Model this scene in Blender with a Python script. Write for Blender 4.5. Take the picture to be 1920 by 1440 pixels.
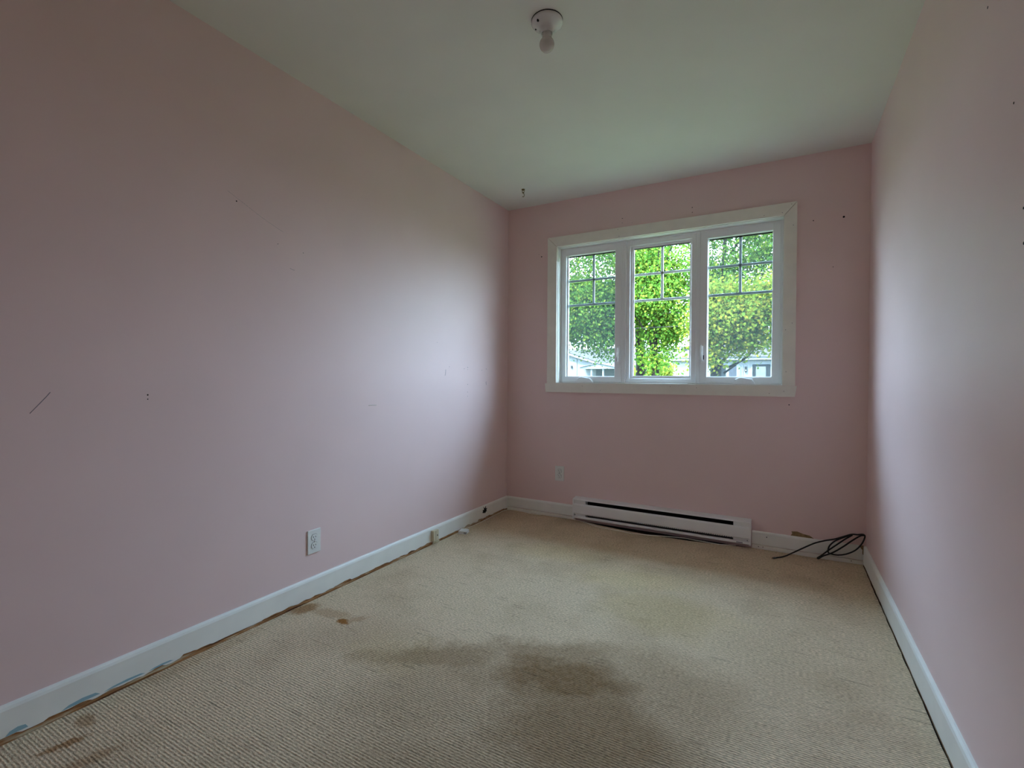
import bpy, bmesh, math, random
import numpy as np
from mathutils import Vector, Matrix

for o in list(bpy.data.objects):
    bpy.data.objects.remove(o)
SC = bpy.context.scene
COL = SC.collection
random.seed(7)

# ------------------------------------------------------------------ camera, sky, sun, exposure
cd = bpy.data.cameras.new('camera')
cd.sensor_width = 36.0
cd.lens = 910.486 / 1920 * 36.0
cd.clip_start = 0.02
cd.clip_end = 300
cam = bpy.data.objects.new('camera', cd)
COL.objects.link(cam)
FW = Vector((-0.48649063, 0.87362587, -0.01023297))
RT = Vector((0.87362158, 0.4865635, 0.00642519))
UP = Vector((-0.0105922, 0.00581394, 0.999927))
cam.matrix_world = Matrix(((RT.x, UP.x, -FW.x, 1.97168), (RT.y, UP.y, -FW.y, -3.46324),
                           (RT.z, UP.z, -FW.z, 1.06477), (0, 0, 0, 1)))
SC.camera = cam

SKY = 36.0          # radiance towards the zenith of a bright hazy blue sky, about half of it at the horizon
world = bpy.data.worlds.new('sky')
SC.world = world
world.use_nodes = True
wn, wl = world.node_tree.nodes, world.node_tree.links
bg = wn['Background']
tc = wn.new('ShaderNodeTexCoord')
sx = wn.new('ShaderNodeSeparateXYZ')
wl.new(tc.outputs['Generated'], sx.inputs[0])
rmp = wn.new('ShaderNodeValToRGB')
rmp.color_ramp.elements[0].position = 0.0
rmp.color_ramp.elements[0].color = (0.31, 0.37, 0.44, 1)
rmp.color_ramp.elements[1].position = 1.0
rmp.color_ramp.elements[1].color = (0.46, 0.71, 1.0, 1)
mid = rmp.color_ramp.elements.new(0.42)
mid.color = (0.51, 0.73, 1.0, 1)
wl.new(sx.outputs[2], rmp.inputs[0])
wl.new(rmp.outputs[0], bg.inputs[0])
bg.inputs[1].default_value = SKY

sd = bpy.data.lights.new('sun', 'SUN')
sd.energy = 32.0
sd.angle = math.radians(2.0)
sd.color = (1.0, 0.93, 0.80)
sun = bpy.data.objects.new('sun', sd)
COL.objects.link(sun)
sun.rotation_euler = (math.radians(38), 0, math.radians(-28))   # high, from behind the house: none enters the window

pd = bpy.data.lights.new('window_portal', 'AREA')
pd.shape = 'RECTANGLE'
pd.size, pd.size_y = 1.53, 1.06
pd.cycles.is_portal = True
portal = bpy.data.objects.new('window_portal', pd)
COL.objects.link(portal)
portal.location = (1.206, 0.15, 1.56)
portal.rotation_euler = (math.radians(-90), 0, 0)

SC.view_settings.view_transform = 'Standard'
SC.view_settings.look = 'None'
SC.view_settings.gamma = 1.0
SC.view_settings.use_curve_mapping = False
SC.view_settings.exposure = 0.0
cy = SC.cycles
cy.max_bounces = 9
cy.diffuse_bounces = 8
cy.glossy_bounces = 3
cy.transparent_max_bounces = 10
cy.sample_clamp_indirect = 6.0
cy.use_denoising = True
cy.use_adaptive_sampling = True
cy.adaptive_threshold = 0.16
cy.adaptive_min_samples = 16

W, H = 2.407, 2.44
YF = -4.3            # wall behind the camera


# ------------------------------------------------------------------ helpers
class MB:
    """collects shapes; build() links them as ONE mesh object"""
    def __init__(s):
        s.bm = bmesh.new()

    def box(s, x0, x1, y0, y1, z0, z1, bev=0.0, seg=2):
        r = bmesh.ops.create_cube(s.bm, size=1.0)
        vs = r['verts']
        for v in vs:
            v.co = Vector(((x0 + x1) / 2 + v.co.x * (x1 - x0), (y0 + y1) / 2 + v.co.y * (y1 - y0),
                           (z0 + z1) / 2 + v.co.z * (z1 - z0)))
        if bev:
            es = list({e for v in vs for e in v.link_edges})
            bmesh.ops.bevel(s.bm, geom=es, offset=bev, segments=seg, profile=0.5, affect='EDGES')
        return s

    def prism(s, pts, axis, a, b):
        """polygon in the two other axes, extruded along axis from a to b"""
        def mk(p, t):
            q = list(p)
            q.insert(axis, t)
            return s.bm.verts.new(q)
        A = [mk(p, a) for p in pts]
        B = [mk(p, b) for p in pts]
        n = len(pts)
        for i in range(n):
            s.bm.faces.new((A[i], A[(i + 1) % n], B[(i + 1) % n], B[i]))
        s.bm.faces.new(A[::-1])
        s.bm.faces.new(B)
        return s

    def tube(s, pts, rad, n=8, cap=True):
        pts = [Vector(p) for p in pts]
        rads = rad if isinstance(rad, (list, tuple)) else [rad] * len(pts)
        rings = []
        t0 = (pts[1] - pts[0]).normalized()
        ref = Vector((0, 0, 1)) if abs(t0.z) < 0.9 else Vector((1, 0, 0))
        u = t0.cross(ref).normalized()
        for i, p in enumerate(pts):
            t = (pts[min(i + 1, len(pts) - 1)] - pts[max(i - 1, 0)]).normalized()
            u = (u - t * u.dot(t)).normalized()
            w = t.cross(u)
            rings.append([s.bm.verts.new(p + (u * math.cos(2 * math.pi * k / n) + w * math.sin(2 * math.pi * k / n)) * rads[i])
                          for k in range(n)])
        for a, b in zip(rings, rings[1:]):
            for k in range(n):
                f = s.bm.faces.new((a[k], a[(k + 1) % n], b[(k + 1) % n], b[k]))
                f.smooth = True
        if cap:
            s.bm.faces.new(rings[0][::-1])
            s.bm.faces.new(rings[-1])
        return s

    def lathe(s, prof, c, n=32, axis='Z'):
        """prof: list of (radius, height); closed at the ends when the radius is 0"""
        rings = []
        for r, h in prof:
            if r <= 1e-6:
                rings.append([s.bm.verts.new(s._ax(0, 0, h, c, axis))])
            else:
                rings.append([s.bm.verts.new(s._ax(r * math.cos(2 * math.pi * k / n), r * math.sin(2 * math.pi * k / n), h, c, axis))
                              for k in range(n)])
        for a, b in zip(rings, rings[1:]):
            for k in range(n):
                k2 = (k + 1) % n
                if len(a) == 1 and len(b) == 1:
                    continue
                if len(a) == 1:
                    f = s.bm.faces.new((a[0], b[k], b[k2]))
                elif len(b) == 1:
                    f = s.bm.faces.new((a[k], b[0], a[k2]))
                else:
                    f = s.bm.faces.new((a[k], b[k], b[k2], a[k2]))
                f.smooth = True
        return s

    @staticmethod
    def _ax(a, b, h, c, axis):
        if axis == 'Z':
            return (c[0] + a, c[1] + b, c[2] + h)
        if axis == 'Y':
            return (c[0] + a, c[1] + h, c[2] + b)
        return (c[0] + h, c[1] + a, c[2] + b)

    def build(s, name, m, parent=None, smooth_angle=None):
        bmesh.ops.recalc_face_normals(s.bm, faces=s.bm.faces[:])
        me = bpy.data.meshes.new(name)
        s.bm.to_mesh(me)
        s.bm.free()
        return link(name, me, m, parent)


def link(name, me, m, parent=None):
    o = bpy.data.objects.new(name, me)
    COL.objects.link(o)
    if m is not None and not me.materials:
        me.materials.append(m)
    if parent is not None:
        o.parent = parent
    return o


def empty(name, loc=(0, 0, 0)):
    o = bpy.data.objects.new(name, None)
    o.empty_display_size = 0.05
    o.location = loc
    COL.objects.link(o)
    return o


def tag(o, label=None, cat=None, group=None, kind=None):
    if label:
        o['label'] = label
    if cat:
        o['category'] = cat
    if group:
        o['group'] = group
    if kind:
        o['kind'] = kind
    return o


def spline(pts, k=6):
    """Catmull-Rom through pts"""
    P = [Vector(p) for p in pts]
    P = [P[0] * 2 - P[1]] + P + [P[-1] * 2 - P[-2]]
    out = []
    for i in range(1, len(P) - 2):
        for j in range(k):
            t = j / k
            a, b, c, d = P[i - 1], P[i], P[i + 1], P[i + 2]
            out.append(0.5 * ((2 * b) + (c - a) * t + (2 * a - 5 * b + 4 * c - d) * t * t + (3 * b - a - 3 * c + d) * t ** 3))
    out.append(P[-2])
    return out


# ------------------------------------------------------------------ materials
def mat(name, col, rough=0.6, spec=0.5, metal=0.0):
    m = bpy.data.materials.new(name)
    m.use_nodes = True
    b = m.node_tree.nodes['Principled BSDF']
    b.inputs['Base Color'].default_value = (*col, 1)
    b.inputs['Roughness'].default_value = rough
    b.inputs['Specular IOR Level'].default_value = spec
    b.inputs['Metallic'].default_value = metal
    return m


def N(m, kind, **kw):
    n = m.node_tree.nodes.new('ShaderNode' + kind)
    for k, v in kw.items():
        setattr(n, k, v)
    return n


def L(m, a, b):
    m.node_tree.links.new(a, b)


def noise(m, scale, detail=4, rough=0.55, vec=None):
    n = N(m, 'TexNoise')
    n.inputs['Scale'].default_value = scale
    n.inputs['Detail'].default_value = detail
    n.inputs['Roughness'].default_value = rough
    if vec is None:
        g = N(m, 'NewGeometry')
        vec = g.outputs['Position']
    L(m, vec, n.inputs['Vector'])
    return n


def vary(m, col, amount, scale, bump=0.0, bscale=None, detail=2):
    """fine tonal variation and relief on a plain colour"""
    b = m.node_tree.nodes['Principled BSDF']
    n = noise(m, scale, detail)
    mr = N(m, 'MapRange')
    mr.inputs['From Min'].default_value = 0.3
    mr.inputs['From Max'].default_value = 0.7
    mr.inputs['To Min'].default_value = 1 - amount
    mr.inputs['To Max'].default_value = 1 + amount
    L(m, n.outputs['Fac'], mr.inputs['Value'])
    mx = N(m, 'Mix', data_type='RGBA', blend_type='MULTIPLY')
    mx.inputs['Factor'].default_value = 1
    mx.inputs['A'].default_value = (*col, 1)
    L(m, mr.outputs[0], mx.inputs['B'])
    L(m, mx.outputs['Result'], b.inputs['Base Color'])
    if bump:
        n2 = noise(m, bscale or scale * 20, 1)
        bp = N(m, 'Bump')
        bp.inputs['Strength'].default_value = bump
        bp.inputs['Distance'].default_value = 0.002
        L(m, n2.outputs['Fac'], bp.inputs['Height'])
        L(m, bp.outputs[0], b.inputs['Normal'])
    return m


PINK = (0.82, 0.625, 0.61)
M = {}
M['pink'] = vary(mat('pink_satin_paint', PINK, 0.46, 0.32), PINK, 0.02, 2.2)
M['ceil'] = vary(mat('white_ceiling_paint', (0.80, 0.80, 0.75), 0.8, 0.3), (0.80, 0.80, 0.75), 0.02, 3.0)
M['trim'] = vary(mat('white_trim_paint', (0.86, 0.86, 0.81), 0.45, 0.5), (0.86, 0.86, 0.81), 0.03, 9.0, 0.05, 90)
M['casing'] = vary(mat('cream_casing_paint', (0.88, 0.85, 0.77), 0.5, 0.4), (0.88, 0.85, 0.77), 0.03, 12.0, 0.05, 120)
M['pvc'] = mat('white_vinyl', (0.90, 0.91, 0.93), 0.35, 0.5)
M['gasket'] = mat('black_gasket', (0.015, 0.02, 0.02), 0.6)
M['plastic'] = mat('white_plastic', (0.78, 0.78, 0.75), 0.35, 0.5)
M['ivory'] = mat('ivory_plastic', (0.66, 0.60, 0.42), 0.4, 0.5)
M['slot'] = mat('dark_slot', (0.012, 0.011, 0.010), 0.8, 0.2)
M['heater'] = vary(mat('white_heater_enamel', (0.88, 0.88, 0.87), 0.35, 0.5), (0.88, 0.88, 0.87), 0.03, 6.0)
M['fin'] = mat('grey_metal_fin', (0.12, 0.12, 0.12), 0.5, 0.5, 0.6)
M['cable'] = mat('black_rubber', (0.012, 0.012, 0.012), 0.55, 0.4)
M['wire'] = mat('cream_wire', (0.88, 0.83, 0.72), 0.5)
M['brass'] = mat('dark_brass', (0.20, 0.15, 0.05), 0.35, 0.5, 0.9)
M['porcelain'] = mat('white_porcelain', (0.74, 0.74, 0.72), 0.12, 0.6)
M['bulb'] = mat('frosted_glass', (0.64, 0.61, 0.57), 0.22, 0.6)
M['screw'] = mat('screw_steel', (0.35, 0.34, 0.32), 0.4, 0.5, 0.8)
M['tanpaper'] = vary(mat('torn_board', (0.30, 0.21, 0.11), 0.9, 0.1), (0.30, 0.21, 0.11), 0.25, 60)
M['scuff'] = mat('pencil_scuff', (0.26, 0.22, 0.24), 0.8, 0.2)
M['tanmark'] = mat('tan_smear', (0.60, 0.50, 0.43), 0.6, 0.3)
M['lightblue'] = mat('old_blue_paint', (0.30, 0.48, 0.55), 0.6, 0.3)

# raw wood exposed along the foot of the baseboard: cream old paint over orange-brown wood
m = mat('raw_wood', (0.3, 0.15, 0.06), 0.8, 0.2)
g = N(m, 'NewGeometry')
mp = N(m, 'Mapping')
mp.inputs['Scale'].default_value = (30, 6, 60)
L(m, g.outputs['Position'], mp.inputs['Vector'])
n1 = noise(m, 1.0, 6, 0.6, mp.outputs[0])
cr = N(m, 'ValToRGB')
e = cr.color_ramp.elements
e[0].position, e[0].color = 0.34, (0.10, 0.035, 0.012, 1)
e[1].position, e[1].color = 0.66, (0.56, 0.47, 0.32, 1)
x = cr.color_ramp.elements.new(0.52)
x.color = (0.36, 0.17, 0.065, 1)
L(m, n1.outputs['Fac'], cr.inputs[0])
L(m, cr.outputs[0], m.node_tree.nodes['Principled BSDF'].inputs['Base Color'])
M['rawwood'] = m

M['subfloor'] = vary(mat('dark_subfloor', (0.030, 0.020, 0.015), 0.9, 0.1), (0.030, 0.020, 0.015), 0.3, 30)

# glass: clear, with a faint fresnel reflection
m = bpy.data.materials.new('window_glass')
m.use_nodes = True
nt = m.node_tree
nt.nodes.clear()
out = N(m, 'OutputMaterial')
mix = N(m, 'MixShader')
tr = N(m, 'BsdfTransparent')
tr.inputs[0].default_value = (0.95, 0.98, 0.97, 1)
gl = N(m, 'BsdfGlossy')
gl.inputs['Roughness'].default_value = 0.02
fr = N(m, 'Fresnel')
gb = N(m, 'NewGeometry')
io = N(m, 'MapRange')                 # the same index on the way in and out of the thin pane
io.inputs['To Min'].default_value = 1.45
io.inputs['To Max'].default_value = 1 / 1.45
L(m, gb.outputs['Backfacing'], io.inputs['Value'])
L(m, io.outputs[0], fr.inputs[0])
L(m, fr.outputs[0], mix.inputs[0])
L(m, tr.outputs[0], mix.inputs[1])
L(m, gl.outputs[0], mix.inputs[2])
L(m, mix.outputs[0], out.inputs[0])
M['glass'] = m

# insect screen: fine mesh that lets most of the light through
m = bpy.data.materials.new('insect_screen')
m.use_nodes = True
nt = m.node_tree
nt.nodes.clear()
out = N(m, 'OutputMaterial')
mix = N(m, 'MixShader')
mix.inputs[0].default_value = 0.26
tr = N(m, 'BsdfTransparent')
df = N(m, 'BsdfTranslucent')
df.inputs[0].default_value = (0.030, 0.034, 0.036, 1)
L(m, tr.outputs[0], mix.inputs[1])
L(m, df.outputs[0], mix.inputs[2])
L(m, mix.outputs[0], out.inputs[0])
M['screen'] = m


def carpet_material():
    m = mat('ribbed_carpet', (0.4, 0.38, 0.33), 0.95, 0.1)
    b = m.node_tree.nodes['Principled BSDF']
    g = N(m, 'NewGeometry')
    pos = g.outputs['Position']

    def math_(op, a, bb, clamp=False):
        n = N(m, 'Math', operation=op, use_clamp=clamp)
        for i, v in enumerate((a, bb)):
            if isinstance(v, (int, float)):
                n.inputs[i].default_value = v
            else:
                L(m, v, n.inputs[i])
        return n.outputs[0]

    # distorted position for ragged stain edges
    nz = noise(m, 5.0, 4, 0.65, pos)
    off = N(m, 'VectorMath', operation='MULTIPLY_ADD')
    L(m, nz.outputs['Color'], off.inputs[0])
    off.inputs[1].default_value = (0.30, 0.30, 0)
    off.inputs[2].default_value = (-0.15, -0.15, 0)
    dp = N(m, 'VectorMath', operation='ADD')
    L(m, pos, dp.inputs[0])
    L(m, off.outputs[0], dp.inputs[1])

    def blob(cx, cy_, rx, ry, rot, vec, inner=0.25):
        mp = N(m, 'Mapping', vector_type='TEXTURE')
        mp.inputs['Location'].default_value = (cx, cy_, 0)
        mp.inputs['Rotation'].default_value = (0, 0, math.radians(rot))
        mp.inputs['Scale'].default_value = (rx, ry, 1e3)
        L(m, vec, mp.inputs['Vector'])
        ln = N(m, 'VectorMath', operation='LENGTH')
        L(m, mp.outputs[0], ln.inputs[0])
        mr = N(m, 'MapRange', interpolation_type='SMOOTHSTEP')
        mr.inputs['From Min'].default_value = 1.0
        mr.inputs['From Max'].default_value = inner
        L(m, ln.outputs['Value'], mr.inputs['Value'])
        return mr.outputs[0]

    stains = [  # cx, cy, rx, ry, rot, weight : brown soiling in the middle of the room
        (1.30, -1.86, 0.33, 0.20, 20, 0.98), (1.45, -2.08, 0.42, 0.34, 10, 0.82), (1.20, -1.74, 0.34, 0.12, 25, 0.62), (1.05, -1.98, 0.28, 0.15, 30, 0.52),
        (0.82, -1.98, 0.34, 0.14, 35, 0.66), (0.66, -2.10, 0.16, 0.09, 20, 0.45), (1.62, -1.75, 0.34, 0.30, 0, 0.45),
        (0.98, -2.18, 0.38, 0.24, 20, 0.42), (1.35, -2.45, 0.66, 0.34, 0, 0.50), (1.52, -1.20, 0.25, 0.30, 0, 0.22),
        (0.44, -2.02, 0.30, 0.16, 40, 0.22), (1.95, -1.35, 0.22, 0.40, 0, 0.16), (0.40, -1.72, 0.14, 0.10, 0, 0.18)]
    tot = None
    for cx, cyy, rx, ry, rot, w in stains:
        v = math_('MULTIPLY', blob(cx, cyy, rx * 1.25, ry * 1.25, rot, dp.outputs[0]), w)
        tot = v if tot is None else math_('MAXIMUM', tot, v)
    nb = noise(m, 2.6, 3, 0.65, pos)
    big = N(m, 'MapRange')
    big.inputs['From Min'].default_value = 0.48
    big.inputs['From Max'].default_value = 0.75
    big.inputs['To Max'].default_value = 0.34
    L(m, nb.outputs['Fac'], big.inputs['Value'])
    nf = noise(m, 40.0, 2, 0.7, pos)
    brk = N(m, 'MapRange')
    brk.inputs['From Min'].default_value = 0.25
    brk.inputs['From Max'].default_value = 0.75
    brk.inputs['To Min'].default_value = 0.86
    brk.inputs['To Max'].default_value = 1.08
    L(m, nf.outputs['Fac'], brk.inputs['Value'])
    tot = math_('MULTIPLY', math_('MAXIMUM', tot, big.outputs[0]), brk.outputs[0], True)

    small = N(m, 'VectorMath', operation='MULTIPLY_ADD')
    L(m, nf.outputs['Color'], small.inputs[0])
    small.inputs[1].default_value = (0.05, 0.05, 0)
    L(m, pos, small.inputs[2])
    sh = N(m, 'VectorMath', operation='ADD')
    L(m, small.outputs[0], sh.inputs[0])
    sh.inputs[1].default_value = (-0.025, -0.025, 0)
    rust = None
    for cx, cyy, rx, ry, rot, w in [(0.305, -1.975, 0.045, 0.025, 0, 1.0), (0.34, -1.93, 0.07, 0.03, 50, 0.35),
                                    (0.17, -2.875, 0.075, 0.022, 75, 0.75), (0.30, -2.86, 0.09, 0.03, 75, 0.40), (0.06, -1.98, 0.09, 0.06, 70, 0.75),
                                    (0.20, -1.95, 0.14, 0.05, 10, 0.35), (0.10, -2.80, 0.05, 0.03, 0, 0.5), (0.05, -2.40, 0.05, 0.3, 0, 0.22)]:
        v = math_('MULTIPLY', blob(cx, cyy, rx, ry, rot, sh.outputs[0], 0.45), w)
        rust = v if rust is None else math_('MAXIMUM', rust, v)

    # ribs run along x
    sep = N(m, 'SeparateXYZ')
    wob = noise(m, 9.0, 1, 0.5, pos)
    L(m, pos, sep.inputs[0])
    ph = math_('ADD', math_('MULTIPLY', sep.outputs[1], 2 * math.pi / 0.0092), math_('MULTIPLY', wob.outputs['Fac'], 3.0))
    sn = N(m, 'Math', operation='SINE')
    L(m, ph, sn.inputs[0])
    # loops and flecks, longer along the rib
    mp = N(m, 'Mapping')
    mp.inputs['Scale'].default_value = (85, 190, 1)
    L(m, pos, mp.inputs['Vector'])
    fl = noise(m, 1.0, 1, 0.6, mp.outputs[0])
    mp2 = N(m, 'Mapping')
    mp2.inputs['Scale'].default_value = (7, 120, 1)
    L(m, pos, mp2.inputs['Vector'])
    st = noise(m, 1.0, 1, 0.6, mp2.outputs[0])
    dark = N(m, 'MapRange')
    dark.inputs['From Min'].default_value = 0.36
    dark.inputs['From Max'].default_value = 0.27
    L(m, st.outputs['Fac'], dark.inputs['Value'])
    hgt = math_('ADD', math_('MULTIPLY', sn.outputs[0], 0.30), math_('MULTIPLY', fl.outputs['Fac'], 1.8))
    val = N(m, 'MapRange')
    val.inputs['From Min'].default_value = 0.1
    val.inputs['From Max'].default_value = 1.7
    val.inputs['To Min'].default_value = 0.42
    val.inputs['To Max'].default_value = 1.56
    L(m, hgt, val.inputs['Value'])
    val2 = math_('MULTIPLY', val.outputs[0], math_('SUBTRACT', 1.0, math_('MULTIPLY', dark.outputs[0], 0.35)))

    def mixc(f, a, c):
        n = N(m, 'Mix', data_type='RGBA')
        L(m, f, n.inputs['Factor'])
        if isinstance(a, tuple):
            n.inputs['A'].default_value = (*a, 1)
        else:
            L(m, a, n.inputs['A'])
        n.inputs['B'].default_value = (*c, 1)
        return n.outputs['Result']
    yel = None                      # faint yellowed areas nearer the window
    for cx, cyy, rx, ry, rot, w in [(1.30, -0.88, 0.45, 0.22, 20, 0.45), (1.50, -1.18, 0.40, 0.32, 0, 0.42), (0.80, -0.72, 0.45, 0.20, 10, 0.35), (0.70, -2.05, 0.3, 0.2, 0, 0.3)]:
        v = math_('MULTIPLY', blob(cx, cyy, rx, ry, rot, dp.outputs[0]), w)
        yel = v if yel is None else math_('MAXIMUM', yel, v)
    c0 = mixc(yel, CARPET, (0.61, 0.47, 0.24))
    c1 = mixc(tot, c0, (0.235, 0.150, 0.075))
    c2 = mixc(rust, c1, (0.28, 0.125, 0.035))
    mul = N(m, 'Mix', data_type='RGBA', blend_type='MULTIPLY')
    mul.inputs['Factor'].default_value = 1
    L(m, c2, mul.inputs['A'])
    L(m, val2, mul.inputs['B'])
    L(m, mul.outputs['Result'], b.inputs['Base Color'])
    bp = N(m, 'Bump')
    bp.inputs['Strength'].default_value = 0.4
    bp.inputs['Distance'].default_value = 0.004
    L(m, hgt, bp.inputs['Height'])
    L(m, bp.outputs[0], b.inputs['Normal'])
    return m


CARPET = (0.625, 0.495, 0.345)
M['carpet'] = carpet_material()

# ------------------------------------------------------------------ the room
T = 0.13
OX0, OX1, OZ0, OZ1 = 0.441, 1.972, 1.035, 2.088       # window opening
struct = lambda o: tag(o, kind='structure')
floor = struct(MB().box(-T, W + T, YF - T, T, -0.2, -0.008).build('floor', M['subfloor']))
ceiling = struct(MB().box(-T, W + T, YF - T, T, H, H + 0.2).build('ceiling', M['ceil']))
wall_left = struct(MB().box(-T, 0, YF - T, T, -0.008, H).build('wall_left', M['pink']))
wall_right = struct(MB().box(W, W + T, YF - T, T, -0.008, H).build('wall_right', M['pink']))
wall_front = struct(MB().box(0, W, YF - T, YF, -0.008, H).build('wall_front', M['pink']))

wb = MB()                                              # window wall, one skin with the opening cut out
bm = wb.bm
xs, zs = [0, OX0, OX1, W], [-0.008, OZ0, OZ1, H]
V = {}
for yi, y in enumerate((0, T)):
    for i, xx in enumerate(xs):
        for j, zz in enumerate(zs):
            V[yi, i, j] = bm.verts.new((xx, y, zz))
for yi in (0, 1):
    for i in range(3):
        for j in range(3):
            if (i, j) != (1, 1):
                bm.faces.new((V[yi, i, j], V[yi, i + 1, j], V[yi, i + 1, j + 1], V[yi, i, j + 1]))
for a, b_ in (((1, 1), (2, 1)), ((2, 1), (2, 2)), ((2, 2), (1, 2)), ((1, 2), (1, 1)),
              ((0, 0), (3, 0)), ((3, 0), (3, 3)), ((3, 3), (0, 3)), ((0, 3), (0, 0))):
    if (a, b_) in (((0, 0), (3, 0)), ((3, 3), (0, 3))):
        js = [0, 1, 2, 3] if a == (0, 0) else [3, 2, 1, 0]
        for p, q in zip(js, js[1:]):
            bm.faces.new((V[0, p, a[1]], V[0, q, a[1]], V[1, q, a[1]], V[1, p, a[1]]))
    elif (a, b_) in (((3, 0), (3, 3)), ((0, 3), (0, 0))):
        js = [0, 1, 2, 3] if a == (3, 0) else [3, 2, 1, 0]
        for p, q in zip(js, js[1:]):
            bm.faces.new((V[0, a[0], p], V[0, a[0], q], V[1, a[0], q], V[1, a[0], p]))
    else:
        bm.faces.new((V[0, a[0], a[1]], V[0, b_[0], b_[1]], V[1, b_[0], b_[1]], V[1, a[0], a[1]]))
wall_back = struct(wb.build('wall_back', M['pink']))

# carpet: a thin pile over the subfloor, its cut edges wandering a little short of the baseboards
random.seed(3)
cp = MB()
pts = []
n = 90
for i in range(n + 1):
    y = YF + 0.012 + (-0.012 - YF - 0.012) * i / n
    pts.append((W - 0.0165 - random.uniform(0, 0.003), y))
for i in range(41):
    xx = W - 0.03 - (W - 0.06) * i / 40
    cut = 0.070 * math.sin(math.pi * (xx - 0.70) / 1.06) ** 0.7 if 0.70 < xx < 1.76 else 0.0     # cut back so dark subfloor stands in for shade under the heater
    pts.append((xx, -0.022 - cut - random.uniform(0, 0.006)))
for i in range(n + 1):
    y = -0.02 + (YF + 0.012 + 0.02) * i / n
    pts.append((0.0185 + random.uniform(0, 0.003), y))
cp.prism(pts, 2, -0.008, 0.0)
carpet = cp.build('carpet', M['carpet'])
tag(carpet, 'stained grey-beige ribbed carpet covering the whole floor', 'carpet')

# ------------------------------------------------------------------ baseboards
BH, BT = 0.107, 0.014


def base_profile(z0, t=BT):
    return [(0.0, z0), (t, z0), (t, BH - 0.014), (t - 0.003, BH - 0.006), (t - 0.008, BH - 0.001), (0.0, BH)]


def ragged_board(name, x_of, y0, y1, zfun, m):
    """painted board along y whose lower paint edge is chipped; x_of maps thickness to x"""
    mb = MB()
    bm = mb.bm
    k = max(2, int((y1 - y0) / 0.012))
    rings = []
    for i in range(k + 1):
        y = y0 + (y1 - y0) * i / k
        rings.append([bm.verts.new((x_of(a), y, z)) for a, z in base_profile(zfun(y))])
    for a, b in zip(rings, rings[1:]):
        nn = len(a)
        for q in range(nn):
            bm.faces.new((a[q], a[(q + 1) % nn], b[(q + 1) % nn], b[q]))
    bm.faces.new(rings[0])
    bm.faces.new(rings[-1][::-1])
    return mb.build(name, m)


random.seed(11)
steps = [random.uniform(0.010, 0.017) + (0.008 if random.random() < 0.15 else 0) for _ in range(400)]


def chip(y):
    i = int((y - YF) / 0.055)
    f = steps[i % 400] * 0.6 + steps[(i * 7 + 3) % 400] * 0.4
    return f + 0.003 * math.sin(y * 83) * (0.5 + 0.5 * math.sin(y * 9))


bl = struct(ragged_board('baseboard_left', lambda a: a, YF, 0.0, chip, M['trim']))
MB().box(0, BT - 0.002, YF, 0.0, -0.007, 0.03).build('raw_wood_strip', M['rawwood'], bl)
MB().box(0.010, 0.0195, YF, -0.42, -0.007, 0.008, 0.003).build('tack_strip', M['rawwood'], bl)
for yy, w_, h_ in ((-2.93, 0.05, 0.012), (-2.78, 0.10, 0.010), (-2.66, 0.12, 0.005), (-2.55, 0.08, 0.004)):
    p = [(yy - w_ / 2, 0.017), (yy + w_ / 2, 0.0175), (yy + w_ * 0.38, 0.019 + h_ * 0.8), (yy + w_ * 0.05, 0.020 + h_), (yy - w_ * 0.3, 0.019 + h_ * 0.7)]
    tag(MB().prism(p, 0, BT - 0.001, BT + 0.0004).build('old_paint_patch', M['lightblue'], bl), 'old light blue paint showing through')

br = struct(ragged_board('baseboard_right', lambda a: W - a, YF, 0.0, lambda y: 0.002 + chip(y) * 0.22, M['trim']))
MB().box(W - BT + 0.002, W, YF, 0.0, -0.007, 0.02).build('raw_wood_strip', M['rawwood'], br)

for nm, x0, x1 in (('baseboard_back_left', BT, 0.604), ('baseboard_back_right', 1.811, W - BT)):
    o = struct(MB().prism([(-a, z) for a, z in base_profile(0.025, 0.012)], 0, x0, x1).build(nm, M['trim']))
    mb = MB()                                           # shoe strip below the board, with a wandering cracked joint
    k = 26
    random.seed(hash(nm) % 100 if False else len(nm))
    top = [(x0 + (x1 - x0) * i / k, 0.021 + random.uniform(-0.003, 0.002)) for i in range(k + 1)]
    mb.prism([(x0, -0.006)] + [(x1, -0.006)] + top[::-1], 1, -0.0165, -0.0)
    mb.build('shoe_strip', M['casing'], o)
    if x0 > 1:
        for hx, hz in ((1.895, 0.078), (1.875, 0.013), (2.335, 0.012), (1.85, 0.012)):
            MB().lathe([(0, 0.0), (0.0026, 0.0), (0.0026, -0.018), (0, -0.018)], (hx, -0.0, hz), 8, 'Y').build('nail_hole', M['slot'], o)
        tag(MB().prism([(2.372, 0.108), (2.393, 0.110), (2.393, 0.055), (2.388, 0.060), (2.388, 0.085), (2.381, 0.092)], 1, -0.0128, -0.008)
            .build('chipped_corner', M['tanpaper'], o), 'brown chipped corner')
tag(MB().prism([(2.026, 0.1065), (2.034, 0.121), (2.030, 0.133), (2.060, 0.137), (2.095, 0.126), (2.125, 0.122), (2.150, 0.1065)], 1, -0.0008, 0.001)
    .build('torn_paint_patch', M['tanpaper'], wall_back), 'tan torn patch above the baseboard')

# splintered dark hole punched through the left baseboard close to the corner
random.seed(5)
p = []
for i in range(16):
    a = 2 * math.pi * i / 16
    r = (0.027 if i % 2 else 0.015) * random.uniform(0.7, 1.3)
    p.append((-0.359 + r * 1.25 * math.cos(a), 0.068 + r * math.sin(a)))
tag(MB().prism(p, 0, BT - 0.002, BT + 0.0006).build('splintered_hole', M['slot'], bl), 'black splintered hole')

# ------------------------------------------------------------------ window casing (trim) and window
t1 = struct(empty('trim_1', (1.206, 0, 1.0)))


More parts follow.
